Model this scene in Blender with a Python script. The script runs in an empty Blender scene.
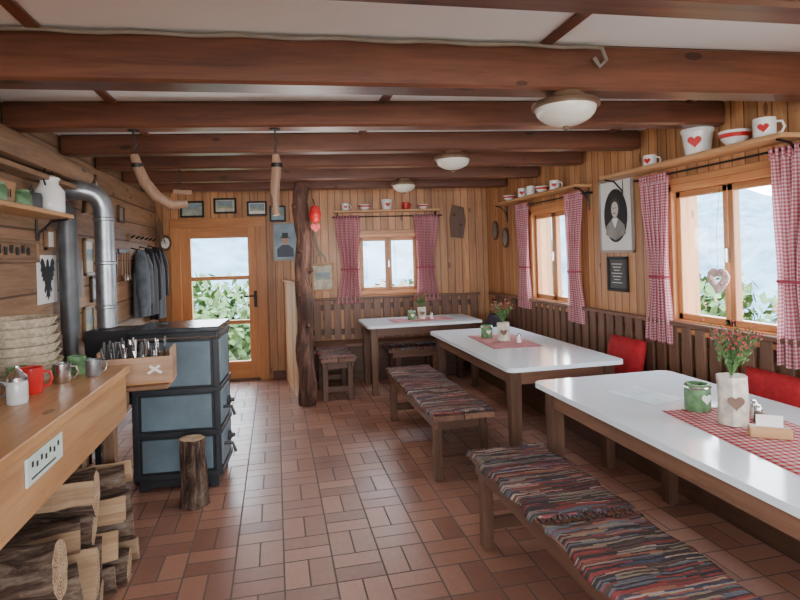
import bpy,bmesh,math,random
from mathutils import Vector,Matrix,Euler,noise
random.seed(7)
SC=bpy.context.scene
COL=SC.collection
PI=math.pi
# ------------------------------------------------------------------ nodes
class NT:
    def __init__(s,name):
        m=bpy.data.materials.new(name);m.use_nodes=True;s.m=m;s.t=m.node_tree
        s.b=s.t.nodes['Principled BSDF']
    def n(s,typ,**k):
        nd=s.t.nodes.new(typ)
        for a,v in k.items(): setattr(nd,a,v)
        return nd
    def put(s,sock,v):
        if isinstance(v,bpy.types.NodeSocket): s.t.links.new(v,sock)
        else:
            if isinstance(v,(tuple,list)) and len(v)==3 and len(sock.default_value)==4: v=(*v,1)
            sock.default_value=v
    def ma(s,op,a,b=None,c=None):
        nd=s.n('ShaderNodeMath',operation=op)
        s.put(nd.inputs[0],a)
        if b is not None:s.put(nd.inputs[1],b)
        if c is not None:s.put(nd.inputs[2],c)
        return nd.outputs[0]
    def mix(s,f,a,b,bt='MIX'):
        nd=s.n('ShaderNodeMix',data_type='RGBA',blend_type=bt)
        s.put(nd.inputs[0],f);s.put(nd.inputs[6],a);s.put(nd.inputs[7],b)
        return nd.outputs[2]
    def obj(s): return s.n('ShaderNodeTexCoord').outputs['Object']
    def uv(s): return s.n('ShaderNodeTexCoord').outputs['UV']
    def sep(s,v):
        nd=s.n('ShaderNodeSeparateXYZ');s.put(nd.inputs[0],v);return nd.outputs
    def comb(s,x,y,z):
        nd=s.n('ShaderNodeCombineXYZ')
        for i,v in enumerate((x,y,z)): s.put(nd.inputs[i],v)
        return nd.outputs[0]
    def mapp(s,v,scale):
        nd=s.n('ShaderNodeMapping');s.put(nd.inputs['Vector'],v);nd.inputs['Scale'].default_value=scale
        return nd.outputs[0]
    def noise(s,v,scale,detail=4,rough=.55,dist=0):
        nd=s.n('ShaderNodeTexNoise');s.put(nd.inputs['Vector'],v)
        nd.inputs['Scale'].default_value=scale;nd.inputs['Detail'].default_value=detail
        nd.inputs['Roughness'].default_value=rough;nd.inputs['Distortion'].default_value=dist
        return nd.outputs[0]
    def white(s,v,dim='3D'):
        nd=s.n('ShaderNodeTexWhiteNoise',noise_dimensions=dim)
        s.put(nd.inputs['W' if dim=='1D' else 'Vector'],v);return nd.outputs[0]
    def ramp(s,f,stops,interp='LINEAR'):
        nd=s.n('ShaderNodeValToRGB');r=nd.color_ramp;r.interpolation=interp
        while len(r.elements)<len(stops): r.elements.new(.5)
        for e,(p,c) in zip(r.elements,stops): e.position=p;e.color=(*c,1)
        s.put(nd.inputs[0],f);return nd.outputs[0]
    def bump(s,h,st=.3,d=.01):
        nd=s.n('ShaderNodeBump');nd.inputs['Strength'].default_value=st;nd.inputs['Distance'].default_value=d
        s.put(nd.inputs['Height'],h);s.t.links.new(nd.outputs[0],s.b.inputs['Normal'])
    def fin(s,col,rough=.5,metal=0,spec=.5,**k):
        s.put(s.b.inputs['Base Color'],col);s.put(s.b.inputs['Roughness'],rough)
        s.b.inputs['Metallic'].default_value=metal;s.b.inputs['Specular IOR Level'].default_value=spec
        for a,v in k.items(): s.put(s.b.inputs[a],v)
        return s.m
def simple(name,col,rough=.5,var=.12,scale=9,metal=0,spec=.5,bump=0,**k):
    N=NT(name);o=N.obj();f=N.noise(o,scale,4)
    a=tuple(max(0,c*(1-var)) for c in col);b=tuple(min(1,c*(1+var)) for c in col)
    c=N.ramp(f,[(.3,a),(.7,b)])
    if bump: N.bump(N.noise(o,scale*6,3),bump,.004)
    return N.fin(c,rough,metal,spec,**k)
def wood(name,ca,cb,axis,rough=.45,plank=None,paxis=0,scale=1.0,knots=True,groove=.05,spec=.4,worldrand=True):
    N=NT(name);o=N.obj()
    sx=[16*scale]*3;sx[axis]=1.3*scale
    pos=o
    xyz=N.sep(o)
    if plank:
        p=N.ma('DIVIDE',xyz[paxis],plank);fl=N.ma('FLOOR',p);fr=N.ma('FRACT',p)
        wn=N.white(fl,'1D')
        off=N.ma('MULTIPLY',wn,31.7)
        c=[xyz[0],xyz[1],xyz[2]];c[axis]=N.ma('ADD',xyz[axis],off)
        pos=N.comb(*c)
    elif worldrand:
        r=N.n('ShaderNodeObjectInfo').outputs['Random'];off=N.ma('MULTIPLY',r,23.0);wn=r
        c=[xyz[0],xyz[1],xyz[2]];c[axis]=N.ma('ADD',xyz[axis],off);pos=N.comb(*c)
    g=N.noise(N.mapp(pos,tuple(sx)),1.0,6,.65,.8)
    g2=N.noise(N.mapp(pos,tuple(v*.3 for v in sx)),1.0,3,.55)
    fine=N.noise(N.mapp(pos,tuple(v*4.5 for v in sx)),1.0,3,.6)
    gg=N.ma('ADD',N.ma('MULTIPLY',g,.5),N.ma('ADD',N.ma('MULTIPLY',g2,.3),N.ma('MULTIPLY',fine,.2)))
    col=N.ramp(gg,[(.38,cb),(.5,tuple((x+y)/2 for x,y in zip(ca,cb))),(.62,ca)])
    br=N.ma('ADD',N.ma('MULTIPLY',wn,.55),.72) if plank else N.ma('ADD',N.ma('MULTIPLY',wn,.42),.79)
    vm=N.n('ShaderNodeVectorMath',operation='SCALE');N.put(vm.inputs[0],col);N.put(vm.inputs['Scale'],br)
    col=vm.outputs[0]
    if knots:
        ks=[5.5]*3;ks[axis]=2.2
        v=N.n('ShaderNodeTexVoronoi');v.inputs['Scale'].default_value=1
        N.put(v.inputs['Vector'],N.mapp(pos,tuple(ks)))
        k=N.ma('LESS_THAN',v.outputs['Distance'],.095)
        col=N.mix(N.ma('MULTIPLY',k,.7),col,tuple(x*.25 for x in cb))
    h=g
    if plank:
        e=N.ma('MINIMUM',fr,N.ma('SUBTRACT',1.0,fr))
        gm=N.ma('LESS_THAN',e,groove)
        col=N.mix(N.ma('MULTIPLY',gm,.75),col,tuple(x*.2 for x in cb))
        h=N.ma('SUBTRACT',N.ma('MULTIPLY',g,.15),N.ma('MULTIPLY',gm,1.0))
    N.bump(h,.25 if not plank else .5,.004)
    return N.fin(col,rough,0,spec)
WS={}
def wset(key,ca,cb,**k): WS[key]=[wood(key+'_'+a,ca,cb,i,**k) for i,a in enumerate('xyz')]
wset('pine',(.60,.33,.15),(.38,.17,.065))
wset('winpine',(.66,.31,.125),(.46,.18,.065),knots=False,rough=.32)
wset('beam',(.175,.064,.033),(.06,.021,.012),rough=.36,scale=.8)
wset('dark',(.15,.078,.048),(.06,.029,.018),rough=.45)
wset('seat',(.22,.112,.068),(.10,.047,.03),rough=.42)
wset('counter',(.52,.29,.135),(.31,.15,.06),rough=.33)
wset('shelf',(.60,.35,.17),(.42,.21,.09),rough=.45,knots=False)
wset('old',(.31,.18,.10),(.13,.07,.04),rough=.65)
wset('tan',(.42,.26,.16),(.21,.115,.07),rough=.5)
wset('grey',(.46,.41,.35),(.26,.21,.17),rough=.7)
WALLV=wood('wall_pine_vertical',(.60,.31,.14),(.33,.145,.06),2,plank=.095,paxis=0,rough=.38)
WALLH=wood('wall_old_horizontal',(.36,.21,.12),(.15,.08,.042),0,plank=.19,paxis=2,rough=.6,groove=.035)
PARTV=wood('partition_pine',(.62,.36,.17),(.42,.21,.09),2,plank=.1,paxis=1,rough=.45)
def floor_mat():
    N=NT('terracotta_floor_tiles');x,y,_=N.sep(N.obj());S=.235
    u=N.ma('DIVIDE',x,S);v=N.ma('DIVIDE',y,S)
    fu=N.ma('FLOOR',u);fv=N.ma('FLOOR',v);a=N.ma('FRACT',u);b=N.ma('FRACT',v)
    ck=N.ma('FLOORED_MODULO',N.ma('ADD',fu,fv),2.0)
    b2=N.ma('MULTIPLY',b,2.0);a2=N.ma('MULTIPLY',a,2.0)
    def edge(t,w):
        return N.ma('MULTIPLY',N.ma('MINIMUM',t,N.ma('SUBTRACT',1.0,t)),w)
    e0=N.ma('MINIMUM',edge(a,S),edge(N.ma('FRACT',b2),S/2))
    e1=N.ma('MINIMUM',edge(b,S),edge(N.ma('FRACT',a2),S/2))
    e=N.ma('ADD',N.ma('MULTIPLY',e0,N.ma('SUBTRACT',1.0,ck)),N.ma('MULTIPLY',e1,ck))
    idn=N.ma('ADD',N.ma('MULTIPLY',N.ma('FLOOR',b2),N.ma('SUBTRACT',1.0,ck)),N.ma('MULTIPLY',N.ma('FLOOR',a2),ck))
    w=N.white(N.comb(fu,fv,idn))
    n=N.noise(N.obj(),22,5,.6);n2=N.noise(N.obj(),2.2,3);n3=N.noise(N.obj(),75,3,.7)
    f=N.ma('ADD',N.ma('MULTIPLY',w,.45),N.ma('ADD',N.ma('MULTIPLY',n,.3),N.ma('MULTIPLY',n2,.25)))
    col=N.ramp(f,[(.2,(.185,.082,.056)),(.5,(.28,.13,.086)),(.85,(.37,.185,.125))])
    col=N.mix(N.ma('MULTIPLY',N.ma('LESS_THAN',n3,.40),.35),col,(.12,.06,.047))
    g=N.ma('LESS_THAN',e,.0042)
    col=N.mix(g,col,(.115,.08,.066))
    N.bump(N.ma('SUBTRACT',N.ma('MULTIPLY',n,.25),g),.6,.003)
    r=N.ma('ADD',N.ma('MULTIPLY',n2,.25),.27);r=N.ma('ADD',r,N.ma('MULTIPLY',g,.4))
    return N.fin(col,r,0,.5)
FLOOR=floor_mat()
WHITEC=simple('ceiling_white_panel',(.88,.90,.91),.55,.02,2)
TOPW=simple('white_tabletop_laminate',(.72,.79,.84),.12,.02,2,spec=.6)
IRON=simple('black_cast_iron',(.026,.029,.034),.42,.2,spec=.5)
ENAM=simple('blue_grey_enamel_panel',(.135,.19,.225),.38,.25,4)
ENAMT=simple('stove_top_steel',(.07,.08,.09),.22,.3,4,metal=.6)
PIPE=simple('galvanised_pipe',(.34,.36,.38),.36,.3,7,metal=.85)
PIPED=simple('dark_pipe',(.10,.105,.11),.45,.2,metal=.5)
STEEL=simple('steel',(.6,.6,.6),.25,.1,metal=1)
DARKM=simple('dark_metal',(.03,.027,.025),.4,.1,metal=.6)
BRONZE=simple('bronze_lamp_ring',(.26,.17,.11),.35,.2,metal=.8)
OPAL=simple('opal_glass_bowl',(.78,.74,.64),.25,.03,**{'Transmission Weight':.15})
CER=simple('white_ceramic',(.82,.81,.78),.25,.03)
RED=simple('red_glaze',(.55,.02,.02),.3,.1)
REDC=simple('red_cushion_fabric',(.42,.012,.02),.85,.2,30,bump=.3)
DKC=simple('dark_cushion_fabric',(.06,.05,.08),.85,.2,30)
GREEN=simple('green_glaze',(.12,.24,.11),.4,.5,22)
LEAF=simple('leaf_green',(.08,.17,.05),.6,.4,20)
BERRY=simple('red_berries',(.5,.04,.08),.5,.2)
BLACKF=simple('black_coat_fabric',(.016,.016,.02),.9,.3,12)
GREYF=simple('grey_coat_fabric',(.10,.12,.14),.9,.3,12)
PAPER=simple('paper_white',(.78,.77,.73),.7,.04)
BLACK=simple('black_print',(.012,.012,.012),.6,.05)
GREYP=simple('photo_grey',(.22,.21,.19),.5,.4,6)
SKINP=simple('portrait_face_tone',(.55,.52,.46),.5,.1)
BLUEP=simple('poster_blue',(.25,.36,.42),.5,.4,4)
LANDP=simple('landscape_print',(.30,.34,.28),.5,.6,7)
TANP=simple('map_print',(.5,.47,.36),.6,.5,9)
BIRCH=simple('birch_bark_white',(.60,.54,.45),.7,.45,16,bump=.5)
WICK=simple('wicker_straw',(.52,.44,.32),.8,.4,40,bump=.6)
GOLD=simple('gold_frame',(.28,.19,.09),.4,.2)
def gingham(name,s=.03,red=(.50,.03,.055),white=(.80,.72,.70)):
    N=NT(name);x,y,_=N.sep(N.uv())
    a=N.ma('LESS_THAN',N.ma('FRACT',N.ma('DIVIDE',x,s)),.5);b=N.ma('LESS_THAN',N.ma('FRACT',N.ma('DIVIDE',y,s)),.5)
    f=N.ma('MULTIPLY',N.ma('ADD',a,b),.5)
    col=N.ramp(f,[(.0,white),(.5,tuple((r*1.05+w*.6)/1.7 for r,w in zip(red,white))),(1,red)])
    m=N.fin(col,.85,0,.2)
    tr=N.n('ShaderNodeBsdfTranslucent');N.put(tr.inputs[0],col);mx=N.n('ShaderNodeMixShader');mx.inputs[0].default_value=.3
    N.t.links.new(N.b.outputs[0],mx.inputs[1]);N.t.links.new(tr.outputs[0],mx.inputs[2])
    N.t.links.new(mx.outputs[0],N.t.nodes['Material Output'].inputs[0]);return m
GING=gingham('red_gingham',.02,red=(.50,.085,.13),white=(.80,.60,.62));GING2=gingham('red_gingham_runner',.03,red=(.56,.05,.07),white=(.80,.62,.60))
def rugmat(name,seed,w,axis=1,red=.0):
    N=NT(name);c=N.sep(N.obj())
    n=N.noise(N.obj(),7,3);t=N.ma('ADD',N.ma('ADD',c[axis],seed),N.ma('MULTIPLY',n,.022))
    ov=c[0 if axis==1 else 1]
    row=N.ma('FLOOR',N.ma('DIVIDE',t,w))
    seg=N.ma('FLOOR',N.ma('DIVIDE',N.ma('ADD',ov,N.ma('MULTIPLY',N.white(row,'1D'),.4)),.15))
    fine=N.white(N.comb(seg,row,0.0))
    band=N.white(N.ma('FLOOR',N.ma('DIVIDE',t,w*6.1)),'1D')
    k2=N.ma('FRACT',N.ma('ADD',N.ma('MULTIPLY',fine,.42),band))
    col=N.ramp(k2,[(0,(.03,.03,.036)),(.11,(.27,.045,.045)),(.22,(.09,.055,.045)),(.32,(.40,.33,.28)),(.40,(.05,.065,.12)),(.50,(.32,.12,.075)),(.58,(.04,.035,.038)),(.68,(.22,.055,.06)),(.76,(.28,.22,.16)),(.84,(.12,.14,.17)),(.92,(.06,.05,.05))],'CONSTANT')
    fib=N.noise(N.mapp(N.obj(),(60,160,60) if axis==1 else (160,60,60)),1.0,3)
    col=N.mix(N.ma('MULTIPLY',fib,.45),col,(.14,.10,.085))
    N.bump(N.ma('ADD',N.ma('MULTIPLY',fine,.6),fib),.9,.007)
    return N.fin(col,.95,0,.1)
RUG=rugmat('rag_rug_stripes',0.37,.0085);RUGB=rugmat('rag_rug_stripes_b',3.1,.0075)
def barkmat(name,sc,axis):
    N=NT(name);o=N.obj();n=N.noise(N.mapp(o,sc),1.0,7,.75,.6);m=N.noise(o,5,3)
    col=N.ramp(N.ma('ADD',N.ma('MULTIPLY',n,.75),N.ma('MULTIPLY',m,.25)),[(.36,(.022,.014,.011)),(.48,(.085,.052,.038)),(.57,(.19,.13,.095)),(.68,(.33,.27,.22))]);N.bump(n,1.0,.03);return N.fin(col,.9,0,.15)
BARK=barkmat('log_bark',(6,26,26),0);BARKZ=barkmat('stump_bark',(26,26,6),2)
def endmat(name,i,j):
    N=NT(name);c=N.sep(N.obj());r=N.ma('SQRT',N.ma('ADD',N.ma('MULTIPLY',c[i],c[i]),N.ma('MULTIPLY',c[j],c[j])))
    n=N.noise(N.obj(),14,4);w=N.ma('SINE',N.ma('ADD',N.ma('MULTIPLY',r,520.0),N.ma('MULTIPLY',n,9.0)))
    ang=N.ma('ARCTAN2',c[i],c[j]);cr=N.noise(N.comb(N.ma('MULTIPLY',ang,2.2),N.ma('MULTIPLY',r,3.0),0.0),2.2,2)
    col=N.ramp(N.ma('ADD',N.ma('MULTIPLY',w,.18),n),[(.3,(.26,.16,.095)),(.5,(.42,.29,.18)),(.75,(.55,.41,.27))])
    col=N.mix(N.ma('LESS_THAN',N.ma('ABSOLUTE',N.ma('SUBTRACT',cr,.5)),.012),col,(.05,.03,.02))
    N.bump(n,.5,.006);return N.fin(col,.85,0,.15)
ENDW=endmat('log_end_grain',1,2);ENDZ=endmat('stump_end_grain',0,1)
def postm():
    N=NT('tree_trunk_post_wood');o=N.obj();n=N.noise(N.mapp(o,(18,18,3)),1.0,7,.7,1.0)
    col=N.ramp(n,[(.36,(.022,.011,.009)),(.5,(.085,.038,.026)),(.62,(.17,.08,.052)),(.72,(.27,.14,.09))]);N.bump(n,1.0,.02);return N.fin(col,.5,0,.35)
POST=postm()
SPLIT=wood('split_log_face',(.50,.34,.20),(.26,.16,.09),0,rough=.85)
def glassm():
    N=NT('window_glass');N.t.nodes.remove(N.b)
    t=N.n('ShaderNodeBsdfTransparent');g=N.n('ShaderNodeBsdfGlossy');g.inputs['Roughness'].default_value=.02
    mx=N.n('ShaderNodeMixShader');mx.inputs[0].default_value=.04
    N.t.links.new(t.outputs[0],mx.inputs[1]);N.t.links.new(g.outputs[0],mx.inputs[2])
    N.t.links.new(mx.outputs[0],N.t.nodes['Material Output'].inputs[0]);return N.m
GLASS=glassm()
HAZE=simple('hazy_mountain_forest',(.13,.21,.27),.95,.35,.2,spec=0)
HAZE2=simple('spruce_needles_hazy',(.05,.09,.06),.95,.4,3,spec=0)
GRASS=simple('terrace_ground',(.26,.27,.20),.9,.35,1.5)
# ------------------------------------------------------------------ geometry
def grp(name,loc=(0,0,0),rz=0):
    e=bpy.data.objects.new(name,None);e.empty_display_size=.1;COL.objects.link(e)
    e.location=loc;e.rotation_euler=(0,0,rz);return e
def done(bm,name,parent,mats,loc=(0,0,0),rot=(0,0,0),smooth=False,autos=False):
    me=bpy.data.meshes.new(name);bm.normal_update();bm.to_mesh(me);bm.free()
    if not isinstance(mats,(list,tuple)): mats=[mats]
    for m in mats: me.materials.append(m)
    if smooth:
        for p in me.polygons: p.use_smooth=True
    o=bpy.data.objects.new(name,me);COL.objects.link(o);o.location=loc;o.rotation_euler=rot
    if parent: o.parent=parent
    if autos:
        try:
            o.data.set_sharp_from_angle(angle=math.radians(40))
        except Exception: pass
    return o
def _wm(mat,s):
    if isinstance(mat,str):
        i=max(range(3),key=lambda k:s[k]);return WS[mat][i]
    return mat
def addbox(bm,c,s,bev=0,rot=None):
    M=Matrix.Translation(c)
    if rot: M=M@Euler(rot).to_matrix().to_4x4()
    M=M@Matrix.Diagonal((s[0],s[1],s[2],1))
    r=bmesh.ops.create_cube(bm,size=1,matrix=M)
    if bev:
        es=set()
        for v in r['verts']:
            for e in v.link_edges: es.add(e)
        bmesh.ops.bevel(bm,geom=list(es),offset=bev,segments=1,affect='EDGES')
def box(p,name,c,s,mat,rot=(0,0,0),bev=.004):
    bm=bmesh.new();addbox(bm,(0,0,0),s,min(bev,.2*min(s)))
    return done(bm,name,p,_wm(mat,s),c,rot)
def boxes(p,name,lst,mat,bev=.003):
    bm=bmesh.new()
    for t in lst: addbox(bm,t[0],t[1],min(bev,.2*min(t[1])),t[2] if len(t)>2 else None)
    return done(bm,name,p,_wm(mat,lst[0][1]))
def lathe(p,name,prof,mat,loc=(0,0,0),rot=(0,0,0),n=28,sx=1):
    bm=bmesh.new();rings=[]
    for r,z in prof:
        if r<1e-5: rings.append([bm.verts.new((0,0,z))])
        else: rings.append([bm.verts.new((r*math.cos(2*PI*i/n)*sx,r*math.sin(2*PI*i/n),z)) for i in range(n)])
    for a,b in zip(rings,rings[1:]):
        for i in range(n):
            j=(i+1)%n
            if len(a)==1 and len(b)==1: continue
            if len(a)==1: bm.faces.new((a[0],b[j],b[i]))
            elif len(b)==1: bm.faces.new((a[i],a[j],b[0]))
            else: bm.faces.new((a[i],a[j],b[j],b[i]))
    bmesh.ops.recalc_face_normals(bm,faces=bm.faces)
    return done(bm,name,p,mat,loc,rot,True,True)
def addtube(bm,pts,rad,n=10,cap=True,mi=0,capmi=None,jit=0):
    pts=[Vector(q) for q in pts]
    if not isinstance(rad,(list,tuple)): rad=[rad]*len(pts)
    rings=[];up=Vector((0,0,1));prev=None
    js=[1+random.uniform(-jit,jit) for _ in range(n)]
    for k,q in enumerate(pts):
        d=(pts[min(k+1,len(pts)-1)]-pts[max(k-1,0)]).normalized()
        if prev is None:
            a=d.cross(up)
            if a.length<.05: a=d.cross(Vector((0,1,0)))
            a.normalize()
        else:
            a=prev-d*prev.dot(d);a.normalize()
        prev=a;b=d.cross(a)
        rings.append([bm.verts.new(q+(a*math.cos(2*PI*i/n)+b*math.sin(2*PI*i/n))*rad[k]*js[i]*(1+random.uniform(-jit,jit)*.45)) for i in range(n)])
    for a,b in zip(rings,rings[1:]):
        for i in range(n):
            f=bm.faces.new((a[i],a[(i+1)%n],b[(i+1)%n],b[i]));f.material_index=mi
    if cap:
        for r in (rings[0],rings[-1]):
            f=bm.faces.new(r);f.material_index=mi if capmi is None else capmi
def tube(p,name,pts,rad,mat,n=10,cap=True,jit=0,loc=(0,0,0)):
    bm=bmesh.new();addtube(bm,pts,rad,n,cap,jit=jit)
    bmesh.ops.recalc_face_normals(bm,faces=bm.faces)
    return done(bm,name,p,mat,loc,(0,0,0),True,True)
def poly(p,name,pts,thick,mat,loc=(0,0,0),rot=(0,0,0)):
    bm=bmesh.new();a=[bm.verts.new((x,0,z)) for x,z in pts];b=[bm.verts.new((x,thick,z)) for x,z in pts]
    bm.faces.new(a);bm.faces.new(b[::-1]);n=len(pts)
    for i in range(n): bm.faces.new((a[i],b[i],b[(i+1)%n],a[(i+1)%n]))
    bmesh.ops.recalc_face_normals(bm,faces=bm.faces)
    return done(bm,name,p,mat,loc,rot)
def heartpts(s,n=20):
    r=[]
    for i in range(n):
        t=2*PI*i/n;r.append((s*math.sin(t)**3,s*(13*math.cos(t)-5*math.cos(2*t)-2*math.cos(3*t)-math.cos(4*t))/16))
    return r
def sheet(p,name,nu,nv,fn,mat,uvs=None,thick=0,loc=(0,0,0)):
    bm=bmesh.new();L=bm.loops.layers.uv.new('UVMap');g=[[bm.verts.new(fn(i/nu,j/nv)) for j in range(nv+1)] for i in range(nu+1)]
    for i in range(nu):
        for j in range(nv):
            f=bm.faces.new((g[i][j],g[i+1][j],g[i+1][j+1],g[i][j+1]))
            if uvs:
                for l,(a,b) in zip(f.loops,((i,j),(i+1,j),(i+1,j+1),(i,j+1))): l[L].uv=uvs(a/nu,b/nv)
    o=done(bm,name,p,mat,loc,(0,0,0),True)
    if thick:
        m=o.modifiers.new('solid','SOLIDIFY');m.thickness=thick
    return o
# ------------------------------------------------------------------ room shell
XL,XR=-1.4,2.7;BA=math.atan(-.1);ZC=2.37;YF=-2.4
def yb(x): return 7.14-.1*x
def BW(x,z=0): return (x,yb(x),z)
RB=BA;RR=-PI/2;RL=PI/2
def wall(name,x0,x1,z0,z1,holes,mat,loc,rz,th=.22):
    xs=sorted({x0,x1,*[h[0] for h in holes],*[h[1] for h in holes]});zs=sorted({z0,z1,*[h[2] for h in holes],*[h[3] for h in holes]})
    bm=bmesh.new()
    for a,b in zip(xs,xs[1:]):
        for c,d in zip(zs,zs[1:]):
            mx,mz=(a+b)/2,(c+d)/2
            if any(h[0]<mx<h[1] and h[2]<mz<h[3] for h in holes): continue
            addbox(bm,(mx,th/2,mz),(b-a,th,d-c))
    bmesh.ops.remove_doubles(bm,verts=bm.verts,dist=1e-5)
    return done(bm,name,None,mat,loc,(0,0,rz))
SLC=math.sqrt(1.01)
def lx(X): return X*SLC
wall('wall_back',lx(XL)-.25,lx(XR)+.25,0,ZC,[(lx(-1.14),lx(-.20),0,1.9),(lx(1.0),lx(1.82),1.0,1.77)],WALLV,(0,7.14,0),RB)
wall('wall_right',-7.0,-YF,0,ZC,[(-5.55,-4.62,.95,1.92),(-3.40,-2.40,.95,1.92),(-1.6,-.2,.95,1.92)],WALLV,(XR,0,0),RR)
wall('wall_left',YF,7.4,0,ZC,[(-1.9,.6,.9,2.0)],WALLH,(XL,0,0),RL)
wall('wall_front',-XR-.2,-XL+.2,0,ZC,[(-2.5,-.7,.7,2.2),(-.5,1.2,.7,2.2)],WALLV,(0,YF,0),PI)
fl=bmesh.new();addbox(fl,(.65,2.4,-.05),(4.7,10.2,.1));done(fl,'floor',None,FLOOR)
ce=bmesh.new();addbox(ce,(.65,2.4,ZC+.05),(4.7,10.2,.1));done(ce,'ceiling',None,WHITEC)
def strip(i,x,y0,y1,w=.05):
    bm=bmesh.new();addbox(bm,(0,0,0),(w,y1-y0,.016),.003);done(bm,'trim_%d'%i,None,WS['beam'][1],(x,(y0+y1)/2,ZC-.008))
strip(1,-.83,-2.3,7.0);strip(2,1.13,-2.3,2.9);strip(3,.62,2.9,6.9);strip(4,2.45,-2.3,6.7)
for k,(yr,zb,sl,w) in enumerate([(1.42,2.19,-.04,.13),(2.2,2.175,-.06,.14),(2.98,2.225,-.115,.125),(3.78,2.235,-.12,.125),(4.58,2.25,-.11,.125),(5.42,2.255,-.105,.125),(6.25,2.26,-.10,.125),(.5,2.2,-.05,.14),(-.6,2.2,0,.14),(-1.6,2.2,0,.14)]):
    L=(XR-XL-.02)/math.cos(math.atan(sl));xm=(XR+XL)/2
    bm=bmesh.new();hgt=ZC-zb-.001
    addbox(bm,(0,0,0),(L-.02,w,hgt),.012)
    done(bm,'ceiling_beam',None,WS['beam'][0],(xm,yr-w/2-sl*(XR-xm),zb+hgt/2),(0,0,math.atan(sl)))
g=grp('wall_plate_log')
tube(g,'log',[(-1.31,1.6,2.12),(-1.315,3.0,2.13),(-1.32,4.4,2.12)],[.075,.08,.07],WS['old'][1],12,jit=.06)
box(g,'ledge_board',(-1.33,3.0,2.01),(.12,2.8,.03),'old')
def bboard(name,c,s,rz=0):
    bm=bmesh.new();addbox(bm,(0,0,0),s,.003);done(bm,name,None,WS['beam'][0 if s[0]>s[1] else 1],c,(0,0,rz))
bboard('baseboard_right',(XR-.01,2.3,.05),(.02,9,.1))
bboard('baseboard_left',(XL+.01,5.8,.05),(.02,2.4,.1))
bboard('baseboard_back',(1.28,yb(1.28)-.011,.05),(2.7,.02,.1),RB)
# ------------------------------------------------------------------ windows
def window(name,loc,rz,w,z0,z1,sashes=2,deep=.22):
    g=grp(name,loc,rz);fr='winpine';h=z1-z0;zc=(z0+z1)/2;t=.05
    for sx in (-1,1): box(g,'jamb',(sx*(w/2-t/2),.05,zc),(t,.16,h),fr)
    box(g,'head',(0,.05,z1-t/2),(w,.16,t),fr);box(g,'sill_frame',(0,.05,z0+t/2),(w,.16,t),fr)
    box(g,'casing_top',(0,-.012,z1+.015),(w+.08,.024,.06),fr);box(g,'casing_bottom',(0,-.02,z0-.02),(w+.12,.05,.035),fr)
    for sx in (-1,1): box(g,'casing_side',(sx*(w/2+.015),-.012,zc),(.05,.024,h+.01),fr)
    iw=w-2*t;sw=iw/sashes
    for k in range(sashes):
        cx=-iw/2+sw*(k+.5);q=.042
        for sx in (-1,1): box(g,'stile',(cx+sx*(sw/2-q/2),.03,zc),(q,.05,h-2*t),fr)
        box(g,'rail_top',(cx,.03,z1-t-q/2),(sw,.05,q),fr);box(g,'rail_bottom',(cx,.03,z0+t+q/2),(sw,.05,q),fr)
        box(g,'glass',(cx,.04,zc),(sw-2*q+.01,.004,h-2*t-2*q+.01),GLASS,bev=0)
    for k in range(sashes-1): box(g,'handle',(-iw/2+sw*(k+1),-.01,zc),(.02,.03,.09),STEEL)
    return g
window('window_1',(XR,2.90,0),RR,1.0,.95,1.92)
window('window_2',(XR,5.085,0),RR,.93,.95,1.92)
window('window_3',BW(1.41),RB,.82,1.0,1.77)
window('window_4',(XR,.9,0),RR,1.4,.95,1.92)  # out of view, added to bring daylight onto the near table
window('window_5',(XL,-.65,0),RL,2.5,.9,2.0,3)  # unseen opening added beside the camera as extra sky light
window('window_6',(1.6,YF,0),PI,1.8,.7,2.2)  # added behind the camera so sky light fills the room
window('window_7',(-.35,YF,0),PI,1.7,.7,2.2)  # second unseen window added for sky fill from behind
g=grp('door_1',BW(-.67),RB);w=.94;z1=1.9
for sx in (-1,1): box(g,'casing_side',(sx*(w/2+.04),-.015,z1/2),(.12,.03,z1),'winpine')
box(g,'casing_top',(0,-.015,z1+.05),(w+.2,.03,.12),'winpine')
for sx in (-1,1): box(g,'stile',(sx*(w/2-.065),.05,z1/2),(.13,.06,z1-.01),'winpine')
box(g,'rail_top',(0,.05,z1-.07),(w-.26,.055,.13),'winpine');box(g,'rail_bottom',(0,.05,.12),(w-.26,.055,.23),'winpine')
for z in (.72,1.27): box(g,'muntin',(0,.05,z),(w-.26,.045,.05),'winpine')
box(g,'glass',(0,.05,1.0),(w-.25,.004,1.6),GLASS,bev=0)
box(g,'lock_plate',(w/2-.05,.014,1.0),(.035,.01,.2),DARKM)
tube(g,'lever',[(w/2-.05,.01,1.04),(w/2-.05,-.04,1.04),(w/2-.16,-.045,1.04)],.009,DARKM,8)
box(g,'threshold',(0,.06,.012),(w,.2,.024),'dark')
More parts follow.
